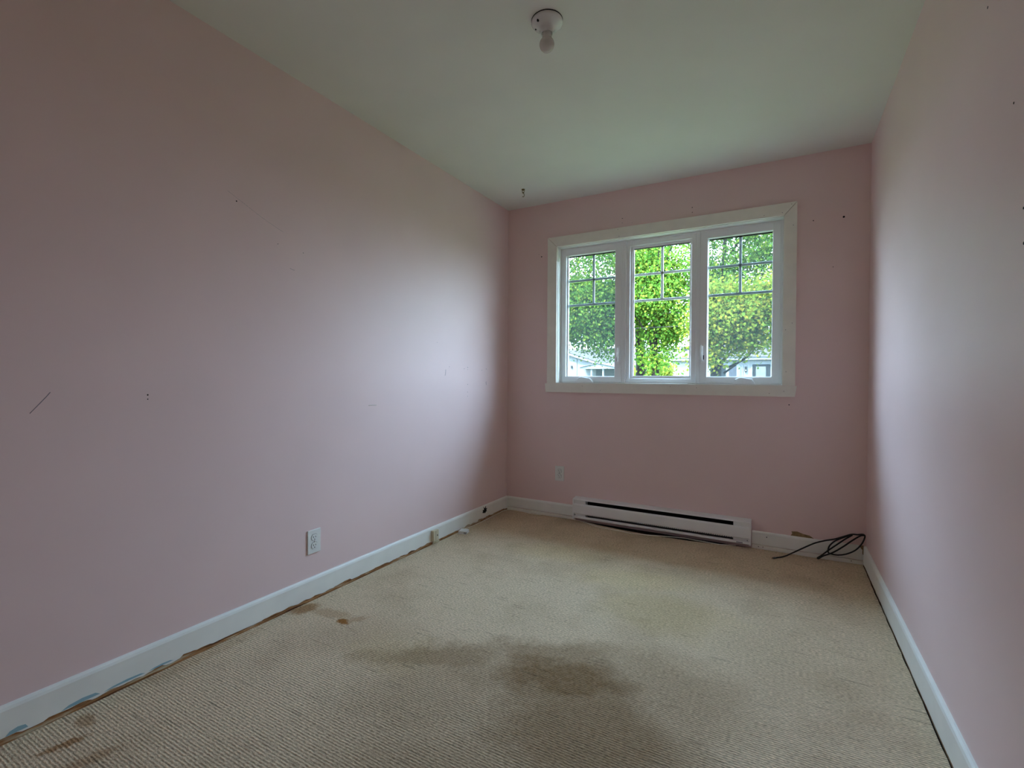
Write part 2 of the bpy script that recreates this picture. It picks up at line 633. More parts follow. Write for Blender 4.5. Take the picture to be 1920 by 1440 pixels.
def child(o, parent):
    o.parent = parent
    o.matrix_parent_inverse = parent.matrix_world.inverted() if False else Matrix.Translation(-parent.location)
    return o


CY = -0.018
GAP = 0.0020
CX0, CX1, CZ1 = 0.364, 2.040, 2.163
head = MB().prism([(CX0 + GAP, CZ1), (CX1 - GAP, CZ1), (OX1 - GAP, OZ1), (OX0 + GAP, OZ1)], 1, CY, 0)
child(head.build('head_casing', M['casing']), t1)
child(MB().prism([(CX0, CZ1 - GAP), (CX0, 1.034), (OX0, 1.034), (OX0, OZ1 - GAP)], 1, CY, 0).build('side_casing', M['casing']), t1)
child(MB().prism([(CX1, CZ1 - GAP), (CX1, 1.034), (OX1, 1.034), (OX1, OZ1 - GAP)], 1, CY, 0).build('side_casing', M['casing']), t1)
child(MB().prism([(0.350, 1.033), (2.049, 1.033), (2.039, 0.966), (0.357, 0.966)], 1, CY - 0.006, 0).build('apron_board', M['casing']), t1)
for hx, hz in ((0.92, 2.15), (0.93, 2.10), (1.86, 2.103), (1.96, 2.105), (2.01, 2.15), (2.02, 1.42), (1.985, 1.38), (1.99, 1.12), (2.02, 2.02)):
    child(MB().lathe([(0, 0), (0.0022, 0), (0.0022, -0.0006), (0, -0.0006)], (hx, CY, hz), 8, 'Y').build('nail_head', M['scuff']), t1)
for hx, hz in ((0.66, 1.015), (0.80, 0.985), (1.30, 1.02), (1.47, 1.015), (1.90, 0.985), (1.98, 1.0)):
    child(MB().lathe([(0, 0), (0.0022, 0), (0.0022, -0.0006), (0, -0.0006)], (hx, CY - 0.006, hz), 8, 'Y').build('nail_head', M['scuff']), t1)

w1 = struct(empty('window_1', (1.206, 0.06, OZ0)))
FY = 0.060           # face of the frame, set back in the opening
FD = 0.128           # back of the frame
jl = MB()            # jamb lining from the casing to the frame
jl.box(OX0, OX0 + 0.004, 0.0, FY + 0.01, OZ0, OZ1)
jl.box(OX1 - 0.004, OX1, 0.0, FY + 0.01, OZ0, OZ1)
jl.box(OX0, OX1, 0.0, FY + 0.01, OZ1 - 0.004, OZ1)
jl.box(OX0, OX1, CY, FY + 0.01, OZ0 - 0.002, OZ0 + 0.004)
child(jl.build('jamb_lining', M['trim']), w1)

F0, F1, FZ0, FZ1 = OX0 + 0.004, OX1 - 0.004, OZ0 + 0.004, OZ1 - 0.004
fr = MB()
bev = 0.004
fr.box(F0, F0 + 0.014, FY, FD, FZ0, FZ1, bev)
fr.box(F1 - 0.014, F1, FY, FD, FZ0, FZ1, bev)
fr.box(F0, F1, FY + 0.002, FD, FZ1 - 0.014, FZ1, bev)
fr.box(F0, F1, FY + 0.002, FD, FZ0, FZ0 + 0.010, bev)
child(fr.build('frame', M['pvc']), w1)
for x0, x1 in ((0.930, 0.962), (1.448, 1.474)):
    mb = MB().box(x0, x1, FY - 0.002, FD, FZ0, FZ1, 0.003)
    mb.box(x0 + 0.009, x0 + 0.012, FY - 0.004, FY, FZ0 + 0.01, FZ1 - 0.01)
    child(mb.build('mullion', M['pvc']), w1)


def ring(mb, x0, x1, z0, z1, ix0, ix1, iz0, iz1, y0, y1, bev=0.003):
    mb.box(x0, ix0, y0, y1, z0, z1, bev)
    mb.box(ix1, x1, y0, y1, z0, z1, bev)
    mb.box(ix0 - 0.004, ix1 + 0.004, y0 + 0.0006, y1, iz1, z1, bev)
    mb.box(ix0 - 0.004, ix1 + 0.004, y0 + 0.0006, y1, z0, iz0, bev)


GY = 0.097
bays = [  # face outline, opening, glass edges, kind
    (0.458, 0.930, 0.488, 0.879, 0.500, 0.872, 'casement_sash'),
    (0.962, 1.448, 0.990, 1.416, 1.014, 1.402, 'fixed_light'),
    (1.474, 1.955, 1.521, 1.909, 1.526, 1.906, 'casement_sash')]
for x0, x1, ix0, ix1, gx0, gx1, kind in bays:
    fixed = kind == 'fixed_light'
    iz0, iz1 = (1.075, 2.042) if fixed else (1.088, 2.026)
    gz0, gz1 = 1.094, 2.022
    mb = MB()
    ring(mb, x0, x1, FZ0 + 0.006, FZ1 - 0.010, ix0, ix1, iz0, iz1, FY + (0.006 if fixed else 0.0), FD - 0.02)
    # glazing bead, stepped back towards the glass
    ring(mb, ix0 - 0.004, ix1 + 0.004, iz0 - 0.004, iz1 + 0.004, gx0 - (0.008 if fixed else 0.002), gx1 + (0.008 if fixed else 0.002),
         gz0 - (0.012 if fixed else 0.003), gz1 + (0.010 if fixed else 0.002), FY + 0.022, FD - 0.025, 0.002)
    if fixed:
        ring(mb, gx0 - 0.010, gx1 + 0.010, gz0 - 0.014, gz1 + 0.012, gx0, gx1, gz0, gz1, FY + 0.030, FD - 0.028, 0.001)
    sash = child(mb.build(kind, M['pvc']), w1)
    off = Matrix.Translation(Vector((-1.206, -0.06, -OZ0)))

    def sub(mbb, nm, m):
        o = mbb.build(nm, m, sash)
        return o
    gk = MB()
    gk.box(gx0, gx1, GY - 0.006, GY + 0.006, gz1 - 0.004, gz1 + 0.002)
    sub(gk, 'gasket', M['gasket'])
    sub(MB().box(gx0 - 0.003, gx1 + 0.003, GY - 0.002, GY + 0.002, gz0 - 0.003, gz1 + 0.003), 'glass_pane', M['glass'])
    cxm = (gx0 + gx1) / 2 + (0.012 if kind == 'casement_sash' and x0 < 0.9 else 0.003)
    by0, by1 = GY + 0.004, GY + 0.013
    sub(MB().box(cxm - 0.009, cxm + 0.009, by0, by1, 1.645, gz1, 0.002), 'grille_bar', M['pvc'])
    for zz in (1.833, 1.643):
        sub(MB().box(gx0 - 0.002, gx1 + 0.002, by0, by1, zz - 0.009, zz + 0.009, 0.002), 'grille_bar', M['pvc'])
    if not fixed:
        sub(MB().box(gx0 - 0.002, gx1 + 0.002, GY - 0.012, GY - 0.0112, gz0 - 0.002, gz1 + 0.002), 'insect_screen', M['screen'])
        # folding crank under its cover on the bottom rail
        cx = 0.652 if x0 < 0.9 else 1.751
        pr = [(cx - 0.066, 1.0405), (cx + 0.066, 1.0405), (cx + 0.064, 1.050), (cx + 0.052, 1.068), (cx + 0.020, 1.078), (cx - 0.034, 1.078), (cx - 0.056, 1.062)]
        ck = sub(MB().prism(pr, 1, FY - 0.030, FY + 0.002), 'crank_cover', M['pvc'])
        hz = spline([(cx - 0.050, FY - 0.026, 1.066), (cx - 0.020, FY - 0.034, 1.080), (cx + 0.020, FY - 0.034, 1.073), (cx + 0.052, FY - 0.034, 1.070)], 5)
        sub(MB().tube(hz, 0.0055, 8), 'crank_handle', M['pvc'])
        # lock lever on the meeting stile
        lx = 0.906 if x0 < 0.9 else 1.495
        sgn = 1 if x0 < 0.9 else -1
        sub(MB().box(lx - 0.012, lx + 0.012, FY - 0.004, FY + 0.002, 1.186, 1.312, 0.003), 'lock_plate', M['pvc'])
        lv = spline([(lx, FY - 0.005, 1.200), (lx + 0.003 * sgn, FY - 0.020, 1.225), (lx + 0.006 * sgn, FY - 0.024, 1.260), (lx + 0.004 * sgn, FY - 0.014, 1.300)], 5)
        sub(MB().tube(lv, [0.005] * 6 + [0.006] * 10, 8), 'lock_lever', M['pvc'])
        sub(MB().box(lx - 0.006 * sgn - 0.003, lx - 0.006 * sgn + 0.003, FY - 0.0055, FY - 0.003, 1.205, 1.235), 'lock_slot', M['slot'])

# ------------------------------------------------------------------ marks on the walls
hole_b = [(0.303, 2.030, 5.0), (0.948, 2.231, 3.2), (0.948, 2.199, 2.2), (1.427, 2.231, 3.0), (1.428, 2.198, 3.0),
          (2.125, 2.036, 3.4), (2.278, 2.035, 6.0), (2.009, 0.916, 3.4), (2.228, 1.745, 2.4), (0.28, 2.05, 2.0), (1.02, 2.19, 1.6)]
for x, z, r in hole_b:
    r *= 0.001
    MB().lathe([(0, 0), (r, 0), (r * 0.8, -0.0005), (0, -0.0005)], (x, 0, z), 10, 'Y').build('nail_hole', M['slot'], wall_back)
for y, z, r in ((-1.831, 1.994, 6.0), (-1.999, 1.675, 5.0), (-2.058, 1.428, 5.0), (-2.062, 1.354, 6.0)):
    r *= 0.001
    MB().lathe([(0, 0), (r * 0.6, 0), (r * 0.5, -0.0005), (0, -0.0005)], (W, y, z), 10, 'X').build('nail_hole', M['slot'], wall_right)
left_holes = [(-2.264, 1.790, 3.0), (-2.076, 1.660, 1.8), (-1.945, 1.650, 1.8), (-0.795, 1.145, 1.8), (-0.577, 1.146, 2.4),
              (-0.577, 1.130, 1.8), (-0.577, 1.025, 2.4), (-0.577, 0.970, 2.0), (-0.577, 0.940, 1.8), (-0.62, 1.135, 2.2),
              (-0.39, 1.130, 1.8), (-0.33, 1.140, 2.2), (-2.585, 1.000, 2.6), (-2.585, 0.985, 2.0), (-0.93, 1.30, 1.6)]
for y, z, r in left_holes:
    r *= 0.001
    MB().lathe([(0, 0), (r, 0), (r, 0.0005), (0, 0.0005)], (0, y, z), 10, 'X').build('nail_hole', M['slot'], wall_left)


def wall_mark(name, pts, w, m):
    a = MB()
    pts = [Vector((0.0, y, z)) for y, z in pts]
    a.tube(spline(pts, 4), w, 6)
    o = a.build(name, m, wall_left)
    for v in o.data.vertices:
        v.co.x *= 0.25
    return o


wall_mark('scuff_mark', [(-2.848, 1.015), (-2.862, 0.995), (-2.895, 0.952)], 0.0012, M['scuff'])
wall_mark('scuff_mark', [(-0.835, 1.125), (-0.838, 1.100), (-0.842, 1.085)], 0.0016, M['scuff'])
wall_mark('scuff_mark', [(-0.33, 1.045), (-0.328, 1.02)], 0.0016, M['scuff'])
wall_mark('scuff_mark', [(-2.30, 1.82), (-2.15, 1.755), (-2.05, 1.72)], 0.0004, M['scuff'])
wall_mark('scuff_mark', [(-2.016, 1.565), (-2.00, 1.560), (-1.99, 1.560)], 0.0008, M['scuff'])
wall_mark('scuff_mark', [(-1.53, 0.915), (-1.50, 0.916), (-1.47, 0.915)], 0.0024, M['tanmark'])


# ------------------------------------------------------------------ power outlets
def outlet(label):
    """built facing -y at the origin (wall plane y = 0), centred on x = z = 0"""
    root = empty('power_outlet')
    tag(root, label, 'outlet', 'duplex outlets on the walls')
    pl = MB()
    pl.box(-0.037, 0.037, -0.006, 0.0, -0.057, 0.057, 0.0025, 3)
    pl.build('cover_plate', M['plastic'], root)
    for s in (1, -1):
        rc = MB()
        pr = []
        for i in range(28):
            a = 2 * math.pi * i / 28
            pr.append((0.0172 * math.cos(a), s * 0.0195 + max(-0.0145, min(0.0145, 0.0172 * math.sin(a)))))
        rc.prism(pr, 1, -0.0078, -0.004)
        r = rc.build('receptacle', M['plastic'], root)
        rim = MB()
        rim.tube([(x * 1.03, -0.0061, s * 0.0195 + (z - s * 0.0195) * 1.03) for x, z in pr + pr[:1]], 0.0007, 5)
        rim.build('rim_groove', M['slot'], r)
        for dx, hh in ((-0.0063, 0.0042), (0.0063, 0.0034)):
            MB().box(dx - 0.0012, dx + 0.0012, -0.0083, -0.006, s * 0.0195 + 0.002 - hh, s * 0.0195 + 0.002 + hh).build('slot', M['slot'], r)
        MB().lathe([(0, -0.0083), (0.0024, -0.0083), (0.0024, -0.006), (0, -0.006)], (0, 0, s * 0.0195 - 0.009), 10, 'Y').build('ground_hole', M['slot'], r)
    MB().lathe([(0, -0.0078), (0.0028, -0.0072), (0.0032, -0.005), (0, -0.005)], (0, 0, 0), 12, 'Y').build('screw', M['screw'], root)
    return root


def copy_tree(o, parent=None):
    c = o.copy()
    COL.objects.link(c)
    if parent is not None:
        c.parent = parent
    for ch in [x for x in COL.objects if x.parent == o]:
        copy_tree(ch, c)
    return c


o1 = outlet('white duplex outlet on the back wall below the window')
o2 = copy_tree(o1)
o1.location = (0.4715, 0.0, 0.3365)
o2.location = (0.0, -1.884, 0.276)
o2.rotation_euler = (0, 0, math.radians(90))
o2['label'] = 'white duplex outlet on the left wall above the baseboard'

# ------------------------------------------------------------------ phone jack on the baseboard
j = empty('phone_jack', (BT, -0.975, 0.055))
tag(j, 'ivory phone jack mounted on the left baseboard', 'phone jack')
MB().box(0, 0.022, -0.026, 0.026, -0.036, 0.034, 0.003).build('housing', M['ivory'], j)
MB().box(0.0215, 0.0228, -0.0055, -0.0045, -0.030, 0.028).build('seam', M['slot'], j)
MB().box(0.0215, 0.0230, 0.008, 0.014, -0.006, 0.004).build('socket', M['slot'], j)
fl_ = MB().box(0.0, 0.010, -0.020, 0.050, -0.052, -0.044, 0.002)
fl_.build('base_flange', M['ivory'], j)

# ------------------------------------------------------------------ loose white junction box with its wire
jb = empty('junction_box', (0.058, -0.700, 0.0))
jb.rotation_euler = (0, 0, math.radians(14))
tag(jb, 'small white plastic junction box lying on the carpet', 'box')
MB().box(-0.028, 0.028, -0.032, 0.032, 0.001, 0.020, 0.003).build('cover', M['plastic'], jb)
MB().box(-0.030, 0.030, -0.034, 0.034, 0.0, 0.004, 0.001).build('base', M['plastic'], jb)
MB().box(0.012, 0.029, -0.033, -0.018, 0.004, 0.014).build('notch', M['screw'], jb)
wp = [(0.036, -0.668, 0.010), (0.026, -0.632, 0.006), (0.028, -0.55, 0.003), (0.029, -0.464, 0.003), (0.031, -0.375, 0.004), (0.024, -0.274, 0.004),
      (0.022, -0.184, 0.003), (0.021, -0.085, 0.003), (0.034, -0.034, 0.003), (0.075, -0.030, 0.006), (0.163, -0.030, 0.003), (0.266, -0.050, 0.003),
      (0.326, -0.034, 0.003), (0.390, -0.024, 0.012), (0.475, -0.024, 0.016), (0.575, -0.030, 0.006), (0.687, -0.046, 0.003), (0.801, -0.103, 0.003),
      (0.899, -0.119, 0.003), (0.99, -0.123, 0.003), (1.063, -0.136, 0.003), (1.18, -0.112, 0.003), (1.28, -0.085, 0.003), (1.363, -0.063, 0.003),
      (1.421, -0.055, 0.003), (1.482, -0.062, 0.003), (1.544, -0.064, 0.003), (1.598, -0.070, 0.003), (1.645, -0.065, 0.003), (1.721, -0.035, 0.003)]
tag(MB().tube(spline(wp, 5), 0.0024, 6).build('phone_wire', M['wire']), 'thin cream wire trailing along the carpet edge and under the heater', 'wire')

# ------------------------------------------------------------------ baseboard heater
hx0, hx1 = 0.606, 1.808
h = empty('baseboard_heater', ((hx0 + hx1) / 2, -0.033, 0.0))
tag(h, 'long white electric baseboard heater under the window', 'heater')


def hp(mb, nm, m):
    return child(mb.build(nm, m), h)


D = -0.066
hp(MB().box(hx0, hx1, -0.004, 0.0, 0.024, 0.176), 'back_plate', M['heater'])
for a, b in ((hx0, hx0 + 0.010), (hx1 - 0.010, hx1)):
    hp(MB().prism([(0, 0.022), (D, 0.022), (D, 0.164), (D + 0.010, 0.172), (0, 0.178)], 0, a, b), 'end_cap', M['heater'])
hp(MB().prism([(0, 0.178), (D + 0.010, 0.172), (D, 0.166), (D, 0.164), (D + 0.004, 0.164), (D + 0.012, 0.169), (0, 0.174)], 0, hx0 + 0.010, hx1 - 0.010), 'top_cover', M['heater'])
hp(MB().prism([(D + 0.001, 0.064), (D - 0.003, 0.068), (D - 0.003, 0.126), (D, 0.134), (D + 0.006, 0.138), (D + 0.006, 0.134), (D + 0.003, 0.132), (D + 0.003, 0.064)],
              0, hx0 + 0.010, hx1 - 0.010), 'front_panel', M['heater'])
hp(MB().prism([(0, 0.032), (D, 0.030), (D, 0.044), (D + 0.004, 0.046), (D + 0.004, 0.044), (D + 0.003, 0.043), (D + 0.003, 0.034), (0, 0.036)],
              0, hx0 + 0.010, hx1 - 0.010), 'bottom_pan', M['heater'])
for a, b in ((hx0 + 0.010, 0.705), (1.706, hx1 - 0.010)):
    hp(MB().box(a, b, D + 0.010, D + 0.020, 0.034, 0.168), 'junction_cover', M['heater'])
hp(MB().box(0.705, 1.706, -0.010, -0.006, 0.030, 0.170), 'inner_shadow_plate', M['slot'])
hp(MB().tube([(0.70, -0.034, 0.085), (1.71, -0.034, 0.085)], 0.007, 10), 'heating_element', M['fin'])
fins = MB()
x = 0.712
while x < 1.70:
    fins.box(x, x + 0.0012, -0.052, -0.014, 0.050, 0.128)
    x += 0.0075
tag(hp(fins, 'fin_row', M['fin']), kind='stuff')
teeth = MB()
x = 0.712
while x < 1.70:
    teeth.box(x, x + 0.009, D + 0.004, D + 0.006, 0.0585, 0.066)
    x += 0.0135
tag(hp(teeth, 'louvre_teeth', M['heater']), kind='stuff')
tag(hp(MB().box(1.725, 1.762, D - 0.0005, D + 0.001, 0.033, 0.039), 'badge', M['scuff']), 'small dark badge')
for sx_ in (hx0 + 0.018, hx1 - 0.020):
    hp(MB().lathe([(0, D + 0.0035), (0.003, D + 0.0045), (0.003, D + 0.008), (0, D + 0.008)], (sx_, 0, 0.052), 10, 'Y'), 'screw', M['screw'])

# ------------------------------------------------------------------ black cable coiled in the corner
cb = empty('coaxial_cable', (2.2, -0.05, 0.0))
tag(cb, 'black coiled cable leaning in the right back corner', 'cable')
cp_ = [(1.940, -0.172, 0.006), (1.992, -0.112, 0.006), (2.040, -0.062, 0.022), (2.094, -0.045, 0.055), (2.149, -0.038, 0.090), (2.203, -0.034, 0.114), (2.247, -0.032, 0.129),
       (2.291, -0.030, 0.150), (2.333, -0.030, 0.171), (2.362, -0.030, 0.174), (2.388, -0.032, 0.180), (2.396, -0.036, 0.168), (2.382, -0.034, 0.125), (2.351, -0.034, 0.082),
       (2.309, -0.034, 0.053), (2.266, -0.036, 0.040), (2.230, -0.036, 0.042), (2.219, -0.038, 0.053), (2.225, -0.038, 0.086), (2.247, -0.038, 0.116), (2.273, -0.038, 0.136),
       (2.310, -0.038, 0.158), (2.335, -0.040, 0.170), (2.328, -0.042, 0.164), (2.299, -0.042, 0.139), (2.256, -0.042, 0.097), (2.217, -0.042, 0.058), (2.186, -0.044, 0.026), (2.166, -0.046, 0.008),
       (2.172, -0.050, 0.007), (2.195, -0.048, 0.026), (2.240, -0.046, 0.052), (2.290, -0.046, 0.095), (2.333, -0.046, 0.138), (2.372, -0.044, 0.172), (2.392, -0.042, 0.178)]
child(MB().tube(spline(cp_, 6), 0.0042, 8).build('cord', M['cable']), cb)
child(MB().tube([(1.947, -0.164, 0.0065), (1.934, -0.180, 0.0065)], 0.0055, 8).build('connector', M['fin']), cb)
child(MB().tube([(1.934, -0.180, 0.0065), (1.927, -0.188, 0.0060)], 0.0016, 6).build('connector_pin', M['brass']), cb)

# ------------------------------------------------------------------ ceiling lampholder with bulb
lp = empty('ceiling_lampholder', (1.168, -1.762, H))
tag(lp, 'white porcelain ceiling lampholder with a bare frosted bulb', 'ceiling lamp')
MB().lathe([(0.057, 0.0), (0.060, -0.004), (0.060, -0.010), (0.057, -0.014), (0.050, -0.016), (0.044, -0.020), (0.034, -0.026), (0.027, -0.034),
            (0.0245, -0.046), (0.0235, -0.050), (0.0205, -0.050), (0.0205, -0.030), (0, -0.030)], (0, 0, 0), 48).build('base', M['porcelain'], lp)
MB().lathe([(0, 0.0), (0.0604, 0.0), (0.0604, -0.0025), (0.050, -0.0025)], (0, 0, 0), 48).build('shadow_gap', M['slot'], lp)
MB().lathe([(0.0207, -0.0495), (0.0207, -0.036), (0.014, -0.036)], (0, 0, 0), 32).build('socket_collar', M['slot'], lp)
for ax, ay, r in ((-0.018, -0.042, 0.0046), (-0.023, -0.031, 0.0034), (0.029, 0.022, 0.0050), (0.038, 0.006, 0.0030), (-0.046, -0.004, 0.0028)):
    MB().lathe([(0, -0.0225), (r, -0.0225), (r, -0.010), (0, -0.010)], (ax, ay, 0.001), 12).build('screw_hole', M['slot'], lp)
bp_ = []
for i in range(15):
    a = math.pi * i / 14 * 0.80
    bp_.append((0.0285 * math.sin(a), -0.0905 - 0.0285 * math.cos(a)))
bp_ += [(0.0178, -0.062), (0.0172, -0.054), (0.0168, -0.044)]
MB().lathe(bp_, (0, 0, 0), 32).build('bulb', M['bulb'], lp)
MB().lathe([(0.0132, -0.056), (0.0138, -0.044), (0.0132, -0.034), (0, -0.034)], (0, 0, 0), 24).build('bulb_cap', M['screw'], lp)

# ------------------------------------------------------------------ brass ceiling hook
hk = empty('ceiling_hook', (0.316, -0.341, H))
tag(hk, 'small brass swag hook screwed into the ceiling near the corner', 'hook')
MB().lathe([(0, 0), (0.0115, 0), (0.0125, -0.003), (0.010, -0.007), (0.005, -0.009), (0, -0.009)], (0, 0, 0), 20).build('rosette', M['brass'], hk)
for s in (-1, 1):
    MB().tube([(s * 0.008, 0, -0.006), (s * 0.0085, 0, -0.020), (s * 0.004, 0, -0.024)], 0.0018, 6).build('yoke', M['brass'], hk)
MB().lathe([(0, -0.021), (0.006, -0.022), (0.006, -0.027), (0.003, -0.030), (0, -0.030)], (0, 0, 0), 14).build('swivel', M['brass'], hk)
MB().tube(spline([(0, 0, -0.028), (0.006, 0, -0.034), (0.009, 0, -0.043), (0.006, 0, -0.052), (-0.001, 0, -0.055), (-0.005, 0, -0.050)], 5), 0.0020, 7).build('hook_arm', M['brass'], hk)


# ================================================================== outside
GZ = -0.45
M['lawn'] = vary(mat('lawn', (0.066, 0.082, 0.034), 0.9, 0.1), (0.066, 0.082, 0.034), 0.3, 3.0)
M['asphalt'] = vary(mat('asphalt', (0.0675, 0.0675, 0.0675), 0.9, 0.1), (0.0675, 0.0675, 0.0675), 0.15, 4.0)
M['siding'] = mat('white_siding', (0.165, 0.180, 0.185), 0.7, 0.2)
M['siding2'] = mat('grey_siding', (0.095, 0.110, 0.108), 0.7, 0.2)
M['white_ext'] = mat('white_exterior_trim', (0.17, 0.19, 0.20), 0.6, 0.2)
M['shingle'] = vary(mat('brown_grey_shingles', (0.0447, 0.0405, 0.0420), 0.9, 0.1), (0.0447, 0.0405, 0.0420), 0.25, 5.0)
M['darkglass'] = mat('dark_house_window', (0.0108, 0.0150, 0.0180), 0.3, 0.3)
M['doorblue'] = mat('blue_grey_door', (0.0303, 0.0372, 0.0507), 0.5, 0.3)
M['bark'] = vary(mat('bark', (0.0150, 0.0135, 0.0117), 0.95, 0.1), (0.0150, 0.0135, 0.0117), 0.4, 14.0, 0.5, 30)
M['fence'] = mat('weathered_fence', (0.0270, 0.0243, 0.0243), 0.9, 0.1)


def leaf_mat(name, cols):
    m = bpy.data.materials.new(name)
    m.use_nodes = True
    nt = m.node_tree
    nt.nodes.clear()
    out = N(m, 'OutputMaterial')
    g = N(m, 'NewGeometry')
    cr = N(m, 'ValToRGB')
    el = cr.color_ramp.elements
    el[0].position, el[0].color = 0.0, (*cols[0], 1)
    el[1].position, el[1].color = 1.0, (*cols[-1], 1)
    for i, c in enumerate(cols[1:-1]):
        z = el.new((i + 1) / (len(cols) - 1))
        z.color = (*c, 1)
    L(m, g.outputs['Random Per Island'], cr.inputs[0])
    d = N(m, 'BsdfDiffuse')
    t = N(m, 'BsdfTranslucent')
    mx = N(m, 'MixShader')
    mx.inputs[0].default_value = 0.45
    L(m, cr.outputs[0], d.inputs[0])
    L(m, cr.outputs[0], t.inputs[0])
    L(m, d.outputs[0], mx.inputs[1])
    L(m, t.outputs[0], mx.inputs[2])
    L(m, mx.outputs[0], out.inputs[0])
    return m


M['leaf_green'] = leaf_mat('maple_leaves_green', [(0.030, 0.080, 0.016), (0.060, 0.135, 0.022), (0.086, 0.160, 0.024), (0.145, 0.185, 0.024)])
M['leaf_fresh'] = leaf_mat('maple_leaves_fresh', [(0.030, 0.090, 0.014), (0.068, 0.160, 0.022), (0.105, 0.190, 0.026), (0.18, 0.215, 0.028)])
M['leaf_yellow'] = leaf_mat('maple_leaves_yellow', [(0.062, 0.120, 0.020), (0.105, 0.165, 0.024), (0.160, 0.190, 0.026), (0.215, 0.180, 0.026)])

ground = struct(MB().box(-60, 60, T + 0.02, 80, GZ - 0.2, GZ).build('ground', M['lawn']))
eave = struct(MB().box(-1.5, W + 1.5, T, T + 0.56, 2.50, 2.62).build('trim_2', M['casing']))      # soffit of the roof overhang
street = struct(MB().box(-60, 60, 18.5, 25.5, GZ, GZ + 0.02).build('street', M['asphalt']))


def leaves(name, blobs, m, parent, seed, size=0.085, per=95, sig=0.30, density=1.0):
    """blobs: (cx, cy, cz, rx, ry, rz, clumps). Leaves hang in clumps on the outside of each blob."""
    rng = np.random.default_rng(seed)
    cen = []
    for cx, cy_, cz, rx, ry, rz, k in blobs:
        k = int(k * density)
        d = rng.normal(size=(k, 3))
        d /= np.linalg.norm(d, axis=1)[:, None]
        r = rng.uniform(0.35, 1.0, size=(k, 1)) ** 0.6
        cen.append(np.array([cx, cy_, cz]) + d * r * np.array([rx, ry, rz]))
    cen = np.concatenate(cen)
    c = np.repeat(cen, per, axis=0) + rng.normal(size=(len(cen) * per, 3)) * np.array([sig, sig, sig * 0.7])
    n = len(c)
    a = rng.normal(size=(n, 3))
    a[:, 2] -= 0.5
    a /= np.linalg.norm(a, axis=1)[:, None]
    b = np.cross(a, rng.normal(size=(n, 3)))
    b /= np.linalg.norm(b, axis=1)[:, None]
    s = rng.uniform(0.7, 1.3, size=(n, 1)) * size / 2
    nn = np.cross(a, b)
    # lobed leaf: base, two side lobes, tip, folded along the midrib
    v = np.stack([c - a * s, c + b * s * 0.85 + a * s * 0.15 + nn * s * 0.3, c + a * s * 1.1, c - b * s * 0.85 + a * s * 0.15 + nn * s * 0.3], axis=1).reshape(-1, 3)
    me = bpy.data.meshes.new(name)
    me.vertices.add(n * 4)
    me.vertices.foreach_set('co', v.ravel())
    me.loops.add(n * 6)
    idx = (np.arange(n)[:, None] * 4 + np.array([0, 1, 2, 0, 2, 3])[None, :]).ravel()
    me.loops.foreach_set('vertex_index', idx.astype(np.int32))
    me.polygons.add(n * 2)
    me.polygons.foreach_set('loop_start', np.arange(0, n * 6, 3, dtype=np.int32))
    me.polygons.foreach_set('loop_total', np.full(n * 2, 3, dtype=np.int32))
    me.update()
    me.validate()
    o = link(name, me, m, parent)
    tag(o, kind='stuff')
    return o


def tree(name, label, x, y, limbs, blobs, lm, seed, trunk, **kw):
    root = empty(name, (x, y, GZ))
    tag(root, label, 'tree', 'trees across the front yard')
    tb = MB()
    tb.tube(spline([Vector(p) - Vector((x, y, GZ)) for p in trunk[0]], 4), list(np.interp(np.linspace(0, 1, 4 * (len(trunk[0]) - 1) + 1), np.linspace(0, 1, len(trunk[1])), trunk[1])), 10)
    tb.build('trunk', M['bark'], root)
    for pts, r0 in limbs:
        pp = spline([Vector(p) - Vector((x, y, GZ)) for p in pts], 4)
        MB().tube(pp, list(np.linspace(r0, r0 * 0.25, len(pp))), 7).build('limb', M['bark'], root)
    bl_ = [(a - x, b - y, c - GZ, d, e, f, k) for a, b, c, d, e, f, k in blobs]
    leaves('foliage', bl_, lm, root, seed, **kw)
    return root


def auto_limbs(x, y, z0, z1, spread, n, seed, r=0.05):
    rr = random.Random(seed)
    out = []
    for i in range(n):
        a = 2 * math.pi * i / n + rr.uniform(-.4, .4)
        zb = rr.uniform(z0, z0 + 0.5 * (z1 - z0))
        ln = spread * rr.uniform(0.6, 1.0)
        top = zb + (z1 - z0) * rr.uniform(0.35, 0.6)
        out.append(([(x, y, zb), (x + math.cos(a) * ln * .45, y + math.sin(a) * ln * .45, zb + (top - zb) * .55),
                     (x + math.cos(a) * ln, y + math.sin(a) * ln, top)], r))
    return out


# left maple, its crown fills the left sash
tree('maple_tree', 'green maple whose crown fills the left window sash', -2.72, 12.6,
     auto_limbs(-2.72, 12.6, 1.6, 5.5, 2.4, 9, 1),
     [(-3.9, 12.2, 3.35, 1.5, 1.2, 1.1, 180), (-4.9, 12.4, 3.2, 0.9, 1.0, 0.7, 60), (-6.6, 12.4, 5.2, 1.8, 1.5, 1.7, 90), (-8.6, 12.6, 4.4, 1.9, 1.6, 2.3, 100), (-6.0, 12.6, 7.2, 2.0, 1.5, 1.0, 60), (-3.2, 12.6, 4.8, 1.9, 1.6, 1.0, 60), (-3.35, 12.2, 2.3, 0.55, 0.8, 0.5, 24), (-5.3, 12.8, 4.2, 1.5, 1.4, 1.8, 60), (-3.6, 12.8, 6.2, 1.9, 1.4, 0.7, 30)],  # unseen clumps far left added to hold back sky light on the right wall
     M['leaf_green'], 21, ([(-2.72, 12.6, GZ), (-2.70, 12.6, 1.2), (-2.76, 12.6, 2.6), (-2.9, 12.6, 4.6)], [0.17, 0.14, 0.11, 0.05]))
